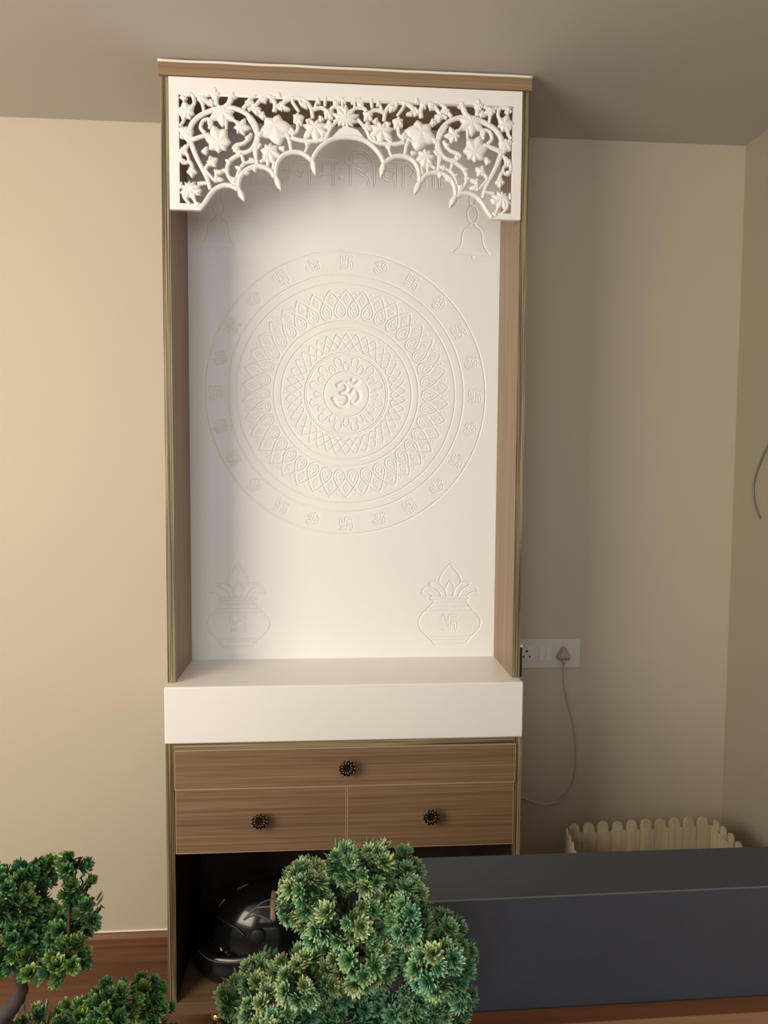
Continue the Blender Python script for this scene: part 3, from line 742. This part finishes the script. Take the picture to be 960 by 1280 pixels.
cb = [Vector((at(325,1200,hy-.10).x, hy-.112, cbz+.018)), Vector((at(300,1210,hy-.11).x, hy-.116, cbz+.006)), Vector((at(268,1215,hy-.09).x, hy-.098, cbz)), Vector((at(250,1215,hy-.05).x, hy-.055, cbz)),
      Vector((at(243,1215,hy).x, hy, cbz)), Vector((at(250,1215,hy+.05).x, hy+.055, cbz)), Vector((at(268,1215,hy+.09).x, hy+.098, cbz)), Vector((at(320,1205,hy+.1).x, hy+.112, cbz+.015))]
cb = [p+Vector((.006, 0, 0)) for p in cb]
b = MB(); b.tube(spline(cb, 6), .017, 14, .041, (0, 0, 1)); cbo = fixn(b.build('chin_bar', GLOSS, hel))
sm_ = [p+Vector((-.004, -.0135, .030)) for p in cb[1:5]]
b = MB(); b.tube(spline(sm_, 6), .0016, 6); b.build('highlight_line', DECALG, cbo, label='thin grey painted highlight')  # painted highlight, drawn as a grey line along the chin bar
b = MB(); b.ball((hc.x+.03, hy, hc.z+.035), RXh*.76, RYh*.80, RZh*.70, 20, 12); o = b.build('lining', SATIN, hel, label='black padded lining')
b = MB(); b.lathe([(.001,0),(.020,.001),(.022,.004),(.018,.007),(.001,.009)], Matrix.Translation(hpt(math.radians(hdir(322,1170)[0]), math.radians(hdir(322,1170)[1]), 1.0)) @ Matrix.Rotation(PI/2, 4, 'X'), 18)
b.build('visor_pivot', SATIN, hel)

# ------------------------------------------------------------------ switch board, plug and cord
sb = empty('switch_board', 'ivory wall switch board with sockets and switches beside the shrine cabinet', 'switch board')
a0, a1 = at(726, 797, -.004), at(724, 832.5, -.004)
X1 = (a0.x+a1.x)/2; Z1 = at(690, 798.5, -.004).z; Z0 = at(690, 834.5, -.004).z
X0 = X1-.225
MB().box(X0, X1, -.010, -.0005, Z0, Z1, .002).build('face_plate', PLATE, sb)
def module(x0, x1, name, holes=False):
    zc = (Z0+Z1)/2
    o = MB().box(x0, x1, -.0125, -.0095, zc-.0235, zc+.0235, .0012).build(name, PLATE2, sb)
    if holes:
        b = MB(); xc = (x0+x1)/2
        for dx, dz, r in ((0, .010, .0042), (-.010, -.008, .0032), (.010, -.008, .0032)):
            b.lathe([(.0001,0),(r,0),(r,.0006),(.0001,.0006)], Matrix.Translation((xc+dx, -.0124, zc+dz)) @ Matrix.Rotation(PI/2, 4, 'X'), 14)
        b.build('pin_holes', HOLE, o)
    return o
sx = lambda p: at(p, 815, -.011).x
module(sx(658.3)-.0225, sx(658.3)+.0225, 'socket', True)
module(sx(673.8), sx(681.6), 'rocker_switch'); module(sx(682.2), sx(690), 'rocker_switch')
module(sx(706)-.0225, sx(706)+.0225, 'socket', True)
cd = empty('plug_cable', 'beige plug and thin cable looping down the wall from the socket', 'cable')
pc_ = at(705.8, 819, -.03); b = MB()
M = Matrix.Translation((pc_.x, -.0128, pc_.z)) @ Matrix.Rotation(PI/2, 4, 'X')
def trefoil(r, h, M, k=30):
    return [tuple(M @ Vector((( r*(1+.20*math.cos(3*(2*PI*i/k)-PI/2*3)))*math.cos(2*PI*i/k), (r*(1.05+.20*math.cos(3*(2*PI*i/k)-PI/2*3)))*math.sin(2*PI*i/k), h))) for i in range(k)]
b.smooth = True; k = 30; hs = [(.019,0),(.0205,.003),(.020,.012),(.016,.020),(.010,.024),(.004,.025)]
for r, h in hs: b.v += trefoil(r, h, M)
for i in range(len(hs)-1):
    for j in range(k): jj = (j+1) % k; b.face((i*k+j, i*k+jj, (i+1)*k+jj, (i+1)*k+j))
b.face([(len(hs)-1)*k+j for j in range(k)])
zb_ = pc_.z-.017
b.ball((pc_.x, -.0255, pc_.z+.004), .0085, .006, .013)
b.tube([(pc_.x, -.022, zb_+.006), (pc_.x, -.022, zb_-.008), (pc_.x, -.022, zb_-.016)], [.006, .0055, .004], 10)
b.build('plug', PLUGM, cd)
cp = [Vector((pc_.x, -.022, zb_-.010))]
for q, y in (((705.6,845),-.030), ((706.5,860),-.034), ((712,885),-.034), ((717,905),-.032), ((720,930),-.028), ((720,955),-.024), ((716,978),-.020), ((707,994),-.018), ((694,1003),-.017), ((680,1005.5),-.016), ((666,1002),-.015), ((655,998),-.014), ((645,993),-.013)):
    cp.append(at(*q, y))
b = MB(); b.tube(spline(cp, 6), .0030, 8); b.build('cord', CORDM, cd)

# loose cable on the right wall
b = MB(); cw = [atx(*q, XR-.006) for q in ((985,528),(968,543),(957.5,561),(948,583),(942.2,603),(941.8,620),(944.5,634),(949.8,648))]
b.tube(spline(cw, 6), .0026, 8); o = b.build('wall_cable', CABLEM)
o['label'] = 'short grey cable end curving on the right-hand wall'; o['category'] = 'cable'

# ------------------------------------------------------------------ picket planter box
pk = empty('picket_bin', 'bare wood box fenced with round-topped pickets against the wall corner', 'box')
ZP = .505
c1 = atz(710, 1031, ZP); c2 = atz(889, 1021, ZP); c3 = atz(940, 1070, ZP); c4 = atz(724, 1068, ZP)
c1.y = min(c1.y, -.05); c2.y = min(c2.y, -.05)
def along(A, B, ext=1.0): return A+(B-A)*ext
def board(name, A, B, z0, z1, th, nrm, rnd=False, mtl=STICK):
    """upright board between plan points A and B, thickness th along nrm; rounded top if rnd"""
    b = MB(); d = (B-A); w_ = d.length; d.normalize(); prof = []
    if rnd:
        r = w_/2
        prof = [(0, z0), (w_, z0)]+[(r+r*math.cos(PI*i/8), z1-r+r*math.sin(PI*i/8)) for i in range(9)]
    else: prof = [(0, z0), (w_, z0), (w_, z1), (0, z1)]
    n = len(prof)
    for t in (0, th):
        for u, z in prof: p = A+d*u+nrm*t; b.v.append((p.x, p.y, z))
    b.face(range(n)); b.face([n+i for i in range(n)][::-1])
    for i in range(n): j = (i+1) % n; b.face((i, n+i, n+j, j))
    return fixn(b.build(name, mtl, pk))
def side(A, B, nst, outward, pitch_n):
    A = Vector((A.x, A.y, 0)); B = Vector((B.x, B.y, 0)); L = (B-A).length; p = L/nst; d = (B-A).normalized()
    for i in range(nst):
        board('slat', A+d*(p*i+.0006), A+d*(p*(i+1)-.0006), .01, ZP-.027-.002*(i % 3), .004, outward*1.0)
        board('picket', A+d*(p*i+p*.10), A+d*(p*i+p*.84), .01, ZP+.002*((i*7) % 3-1), .006, outward*1.0) if False else None
        o = board('picket', A+d*(p*i+p*.10)+outward*.0045, A+d*(p*i+p*.83)+outward*.0045, .005, ZP+.0015*((i*7) % 3-1), .005, outward, True)
side(c1, c2, 10, Vector((0,1,0)), 0)
fr_r = c2+(c3-c2)*1.0; fr_l = c4
u_ = (Vector((c3.x,c3.y,0))-Vector((c2.x,c2.y,0))).normalized(); side(c2, Vector((c2.x,c2.y,0))+u_*.30, 7, Vector((-u_.y*-1, u_.x*-1, 0))*1.0 if False else Vector((1,0,0)), 0)
ul = (Vector((c4.x,c4.y,0))-Vector((c1.x,c1.y,0))).normalized(); side(c1, Vector((c1.x,c1.y,0))+ul*.30, 7, Vector((-1,0,0)), 0)
e1 = Vector((c1.x,c1.y,0))+ul*.30; e2 = Vector((c2.x,c2.y,0))+u_*.30
side(e1, e2, 10, Vector((0,-1,0)), 0)
b = MB(); cc = [c1, c2, e2, e1]
for z in (.004, .012): b.v += [(p.x, p.y, z) for p in cc]
b.face((0,1,2,3)); b.face((7,6,5,4))
for i in range(4): j = (i+1) % 4; b.face((i, 4+i, 4+j, j))
fixn(b.build('bottom_board', STICK, pk))

# ------------------------------------------------------------------ grey console and table in front
ZK = .963
f1 = atz(580, 1124.7, ZK); f2 = atz(960, 1107.7, ZK); g1 = atz(580, 1070, ZK); g2 = atz(960, 1057.4, ZK)
def ext(a, b_, x): t = (x-a.x)/(b_.x-a.x); return a+(b_-a)*t
XKL = f1.x-.115; XKR = XR-.006
A, B, Cc, D = ext(f1,f2,XKL), ext(f1,f2,XKR), ext(g1,g2,XKR), ext(g1,g2,XKL)
con = empty('grey_console', 'long blue-grey laminate console box in front of the picket box', 'console')
def prism(b, P, z0, z1):
    n = len(b.v); k = len(P)
    for z in (z0, z1): b.v += [(p.x, p.y, z) for p in P]
    b.face([n+i for i in range(k)][::-1]); b.face([n+k+i for i in range(k)])
    for i in range(k): j = (i+1) % k; b.face((n+i, n+j, n+k+j, n+k+i))
b = MB(); prism(b, [A, B, Cc, D], .0, ZK-.0008); fixn(b.build('body', GREY, con))
b = MB(); dn = Vector((0, -.0008, 0)); prism(b, [A+dn, B+dn, B+Vector((0,.0010,0)), A+Vector((0,.0010,0))], ZK-.0016, ZK)
fixn(b.build('edge_trim', mat('pale_worn_edge', (.12,.12,.125,1), .5), con, label='thin pale worn front edge'))
ZTB = .795
t1 = ext(f1, f2, -.75); t2 = ext(f1, f2, XR-.02)
t1 = t1+Vector((0, -.003, 0)); t2 = t2+Vector((0, -.003, 0))
tbl = empty('table', 'wooden table with red-brown edge in the foreground holding the bonsai plants', 'table')
tw_ = .030
b = MB(); prism(b, [t1, t1-Vector((0,tw_,0)), t2-Vector((0,tw_,0)), t2], ZTB-.03, ZTB+.001); fixn(b.build('edge_strip', TRIM, tbl, label='red-brown edge strip'))
b = MB(); lo = -2.05; prism(b, [t1-Vector((0,tw_,0)), Vector((t1.x, lo, 0)), Vector((t2.x, lo, 0)), t2-Vector((0,tw_,0))], ZTB-.03, ZTB); fixn(b.build('table_top', TABLE, tbl))
for lx in (t1.x+.06, t2.x-.10):
    for ly in (lo+.06, t1.y-.12): MB().box(lx-.025, lx+.025, ly-.025, ly+.025, 0, ZTB-.03, .002).build('leg', TRIM, tbl)

# ------------------------------------------------------------------ faux bonsai
def leaf_tris(b, col, base, d, up, L, Wd, cup=.15, blunt=0.):
    d = d.normalized(); sd = d.cross(up)
    if sd.length < 1e-4: sd = d.cross(Vector((1,0,0)))
    sd.normalize(); nn = sd.cross(d).normalized()
    n = len(b.v); mid = base+d*L*(.58+.2*blunt)
    b.v += [tuple(base-sd*Wd*.22), tuple(base+sd*Wd*.22), tuple(mid-sd*Wd*.5+nn*L*cup), tuple(mid+sd*Wd*.5+nn*L*cup), tuple(mid+nn*L*cup*.35), tuple(base+d*L+nn*L*cup*1.1)]
    col += [0, 0, .62, .62, .40, 1.]
    for t in ((n,n+1,n+4),(n,n+4,n+2),(n+1,n+3,n+4),(n+2,n+4,n+5),(n+4,n+3,n+5)): b.face(t)
def finish(b, col, name, m_):
    me = b.mesh(name, m_); a = me.attributes.new('along', 'FLOAT', 'POINT'); a.data.foreach_set('value', col); return me
def rosette(seed, R_, m_, name, whorls=((5,.18,.6),(8,.48,.88),(10,.80,1.05),(10,1.15,1.0)), wd=.33, blunt=.7):
    rnd = random.Random(seed); b = MB(); col = []
    for n, tilt, ln in whorls:
        o = rnd.random()*6
        for k in range(n):
            a = o+2*PI*k/n+rnd.uniform(-.15,.15); t = tilt+rnd.uniform(-.12,.12)
            d = Vector((math.sin(t)*math.cos(a), math.sin(t)*math.sin(a), math.cos(t)))
            leaf_tris(b, col, Vector((0,0,-R_*.25*tilt*.6))+d*R_*.06, d, Vector((0,0,1)), R_*ln*rnd.uniform(.85,1.12), R_*wd*rnd.uniform(.85,1.15), -.10 if tilt > .5 else -.05, blunt)
    # leaves down the stem
    for k in range(10):
        a = rnd.random()*6.3; h = -R_*rnd.uniform(.3, 1.5); t = rnd.uniform(.7, 1.2)
        d = Vector((math.sin(t)*math.cos(a), math.sin(t)*math.sin(a), math.cos(t)))
        leaf_tris(b, col, Vector((0,0,h)), d, Vector((0,0,1)), R_*rnd.uniform(.6,.9), R_*wd*.9, -.08)
        col[-1] = .45; col[-3] = .3; col[-4] = .3
    n0 = len(b.v); b.tube([(0,0,-R_*1.7), (0,0,-R_*.1)], R_*.06, 5); col += [.1]*(len(b.v)-n0)
    ROS[name+str(seed)] = (b, col)
    return finish(b, col, name, m_)
ROS = {}
def cluster_points(ell, n, rnd, mind, back=.25):
    """points on the outer surface of a union of ellipsoids, roughly even"""
    pts = []; tries = 0; tot = sum(e[1][0]*e[1][2] for e in ell)
    while len(pts) < n and tries < 60000:
        tries += 1
        r = rnd.random()*tot
        for c0, R_ in ell:
            r -= R_[0]*R_[2]
            if r <= 0: break
        v = Vector((rnd.gauss(0,1), rnd.gauss(0,1), rnd.gauss(0,1))).normalized()
        if v.y > back or v.z < -.75: continue
        p = Vector(c0)+Vector((v.x*R_[0], v.y*R_[1], v.z*R_[2]))*rnd.uniform(.86, 1.04)
        ins = False
        for c1_, R1 in ell:
            if c1_ is c0: continue
            q = p-Vector(c1_)
            if (q.x/R1[0])**2+(q.y/R1[1])**2+(q.z/R1[2])**2 < .75: ins = True
        if ins or any((p-q[0]).length < mind for q in pts): continue
        nrm = Vector((v.x/R_[0], v.y/R_[1], v.z/R_[2])).normalized()
        pts.append((p, nrm))
    return pts
def bonsai(name, label, ell, nros, R_, meshes, hue, trunk, pot, seed, mind, fill, fillmat, pickname, protoname, extra):
    rnd = random.Random(seed); rt = empty(name, label, 'plant', 'artificial bonsai plants on the table')
    pts = cluster_points(ell, nros, rnd, mind)
    for p, nrm in pts:
        me = meshes[hue(p, rnd)]; me = me[rnd.randrange(len(me))]
        o = bpy.data.objects.new(pickname, me); COL.objects.link(o); o.parent = rt
        d = (nrm+Vector((rnd.uniform(-.35,.35), rnd.uniform(-.35,.35), rnd.uniform(-.1,.55)))).normalized()
        o.location = p; o.rotation_euler = (d.to_track_quat('Z', 'Y') @ Matrix.Rotation(rnd.random()*6.28, 4, 'Z').to_quaternion()).to_euler()
        sc = rnd.uniform(.78, 1.2); o.scale = (sc, sc, sc)
    b = MB(); col = []
    tot = sum(e[1][0]*e[1][2] for e in ell)
    for k in range(fill):
        r = rnd.random()*tot
        for c0, Q in ell:
            r -= Q[0]*Q[2]
            if r <= 0: break
        v = Vector((rnd.gauss(0,1), rnd.gauss(0,1), rnd.gauss(0,1))).normalized(); s = rnd.uniform(.55, .95)
        p = Vector(c0)+Vector((v.x*Q[0], v.y*Q[1], v.z*Q[2]))*s
        d = (v+Vector((rnd.uniform(-.8,.8), rnd.uniform(-.8,.8), rnd.uniform(-.5,.9)))).normalized()
        leaf_tris(b, col, p, d, Vector((0,0,1)), R_*rnd.uniform(.8,1.3), R_*.34, -.1); col[-1] = .42; col[-3] = .3; col[-4] = .3
    protos = [ROS[k] for k in ROS if k.startswith(protoname)]
    for p, nrm in cluster_points([(c0, tuple(q*.86 for q in Q)) for c0, Q in ell], extra, rnd, mind*.8, .5):
        pb, pc_ = protos[rnd.randrange(len(protos))]; n0 = len(b.v); sc = rnd.uniform(.7, 1.05)
        d = (nrm+Vector((rnd.uniform(-.5,.5), rnd.uniform(-.5,.5), rnd.uniform(-.1,.5)))).normalized()
        Mx = Matrix.Translation(p) @ (d.to_track_quat('Z', 'Y') @ Matrix.Rotation(rnd.random()*6.28, 4, 'Z').to_quaternion()).to_matrix().to_4x4() @ Matrix.Scale(sc, 4)
        b.v += [tuple(Mx @ Vector(v)) for v in pb.v]; col += [min(c_, 1.) for c_ in pc_]
        for t in pb.f: b.face([i+n0 for i in t])
    o = bpy.data.objects.new('inner_foliage', finish(b, col, 'inner_foliage', fillmat)); COL.objects.link(o); o.parent = rt; o['kind'] = 'stuff'
    b = MB(); hubs = [Vector(t[0][-1]) for t in trunk]
    for c0, Q in ell:
        hub = min(hubs, key=lambda h_: (h_-Vector(c0)).length)
        b.tube(spline([hub, hub.lerp(Vector(c0), .5)+Vector((rnd.uniform(-.008,.008), rnd.uniform(-.008,.008), rnd.uniform(0,.012))), Vector(c0)], 4), [.0022-.0001*q_ for q_ in range(9)], 6)
        for k in range(6):
            v = Vector((rnd.gauss(0,1), rnd.gauss(0,1), abs(rnd.gauss(0,1))*.6)).normalized()
            e = Vector(c0)+Vector((v.x*Q[0], v.y*Q[1], v.z*Q[2]))*.9; s0 = Vector(c0)-Vector((0,0,Q[2]*.4))
            b.tube([s0, s0.lerp(e, .5)+Vector((rnd.uniform(-.006,.006),)*3), e], [.0016, .0012, .0008], 5)
    b.build('twigs', BARK, rt, kind='stuff')
    b = MB()
    for pth, r0, r1 in trunk:
        P = spline(pth, 6); n = len(P); b.tube(P, [r0+(r1-r0)*i/(n-1)+.0008*math.sin(i*1.9) for i in range(n)], 10)
    b.build('trunk', BARK, rt)
    px, py, pr = pot; b = MB()
    b.lathe([(pr*.62,0),(pr*.7,.002),(pr*.92,.045),(pr*1.0,.050),(pr*1.0,.056),(pr*.9,.056),(pr*.88,.046),(.001,.046)], Matrix.Translation((px, py, ZTB+.001)), 28)
    po = b.build('pot', POTM, rt); b = MB(); b.lathe([(.001,.040),(pr*.86,.044),(pr*.87,.049),(.001,.053)], Matrix.Translation((px, py, ZTB+.001)), 20); b.build('soil', SOIL, po)
    return rt
def E_(px, py, Y, rx, ry, rz):
    """ellipsoid: centre pixel at depth plane Y, radii in pixels at that depth (ry in metres)"""
    p = at(px, py, Y); s = (at(px+10, py, Y)-p).length/10
    return (p, (rx*s, ry, rz*s))
Y1 = -1.46
def clumps(L, Y):
    rr_ = random.Random(11); return [E_(x, y, Y+rr_.uniform(-.03, .03)-.0006*max(0, 40-abs(y-1190)), rx, .00092*min(rx, 60)+.01, ry) for x, y, rx, ry in L]
ellR = clumps([(430,1076,17,18),(466,1084,26,26),(502,1096,24,28),(384,1106,28,28),(366,1128,14,24),(430,1128,58,46),(505,1142,32,38),(452,1178,52,42),(553,1162,22,20),
               (572,1186,18,26),(545,1200,38,42),(576,1232,14,22),(388,1214,40,26),(330,1218,26,20),(296,1246,20,18),(345,1252,48,30),(430,1240,52,36),(505,1240,50,38),(552,1256,28,26),(400,1290,90,30)], Y1)
RR = .0122
mR = [[rosette(10+i*5+j, RR, LEAF_R[i], 'rosette_leaves') for j in range(4)] for i in range(3)]
cR = at(440, 1200, Y1)
def hueR(p, rnd):
    u = (p.x-at(345,1200,Y1).x)/.22; h = (p.z-at(400,1280,Y1).z)/.2
    q = rnd.random()+.75*(u-.35)-.5*(h-.45)
    return 0 if q < .38 else (1 if q < .85 else 2)
px0 = at(450, 1280, Y1).x
bonsai('bonsai_plant', 'larger artificial bonsai with pale-tipped green rosette leaves in front of the cabinet', ellR, 300, RR, mR, hueR,
       [([Vector((px0, Y1, ZTB+.04)), Vector((px0+.015, Y1, ZTB+.10)), Vector((px0-.01, Y1, ZTB+.17)), Vector((px0-.005, Y1, ZTB+.27))], .013, .006),
        ([Vector((px0+.01, Y1, ZTB+.12)), Vector((px0+.05, Y1, ZTB+.16)), at(535,1200,Y1)], .008, .004), ([Vector((px0, Y1, ZTB+.10)), Vector((px0-.05, Y1, ZTB+.12)), at(355,1235,Y1)], .008, .004)],
       (px0, Y1, .062), 3, .0100, 2600, LEAF_R[1], 'rosette', 'rosette', 300)
Y2 = -1.50
ellL = clumps([(20,1114,36,28),(-25,1125,36,36),(66,1078,9,9),(36,1090,12,9),(94,1083,12,9),(101,1112,16,13),(114,1142,13,13),(86,1158,25,20),(30,1156,40,32),(-20,1180,40,34),(86,1196,22,16),(54,1200,20,12),
               (142,1256,24,24),(184,1248,17,22),(196,1276,18,20),(110,1276,34,22),(62,1290,38,22),(12,1296,34,16),(160,1292,40,22)], Y2)
RL = .0108
WL = ((4,.12,1.0),(6,.36,1.1),(7,.62,1.1),(7,.95,.9))
mL = [[rosette(40+i*5+j, RL, LEAF_L[i], 'sprig_leaves', WL, .44, .9) for j in range(4)] for i in range(2)]
lx = at(12, 1275, Y2)
bonsai('bonsai_plant', 'smaller artificial bonsai with olive-green leaf sprigs and dark bent trunk at far left', ellL, 260, RL, mL, lambda p, rnd: 0 if rnd.random() < .42 else 1,
       [([Vector((lx.x-.02, Y2, ZTB+.04)), at(-4,1290,Y2), at(18,1256,Y2), at(27,1236,Y2), at(24,1205,Y2), at(30,1170,Y2), at(45,1130,Y2)], .010, .004),
        ([at(0,1280,Y2), at(60,1292,Y2), at(140,1278,Y2)], .006, .003), ([at(26,1215,Y2), at(50,1190,Y2), at(80,1150,Y2), at(88,1115,Y2)], .004, .0018)],
       (lx.x-.02, Y2, .058), 5, .0098, 800, LEAF_L[1], 'leaf_sprig', 'sprig', 70)
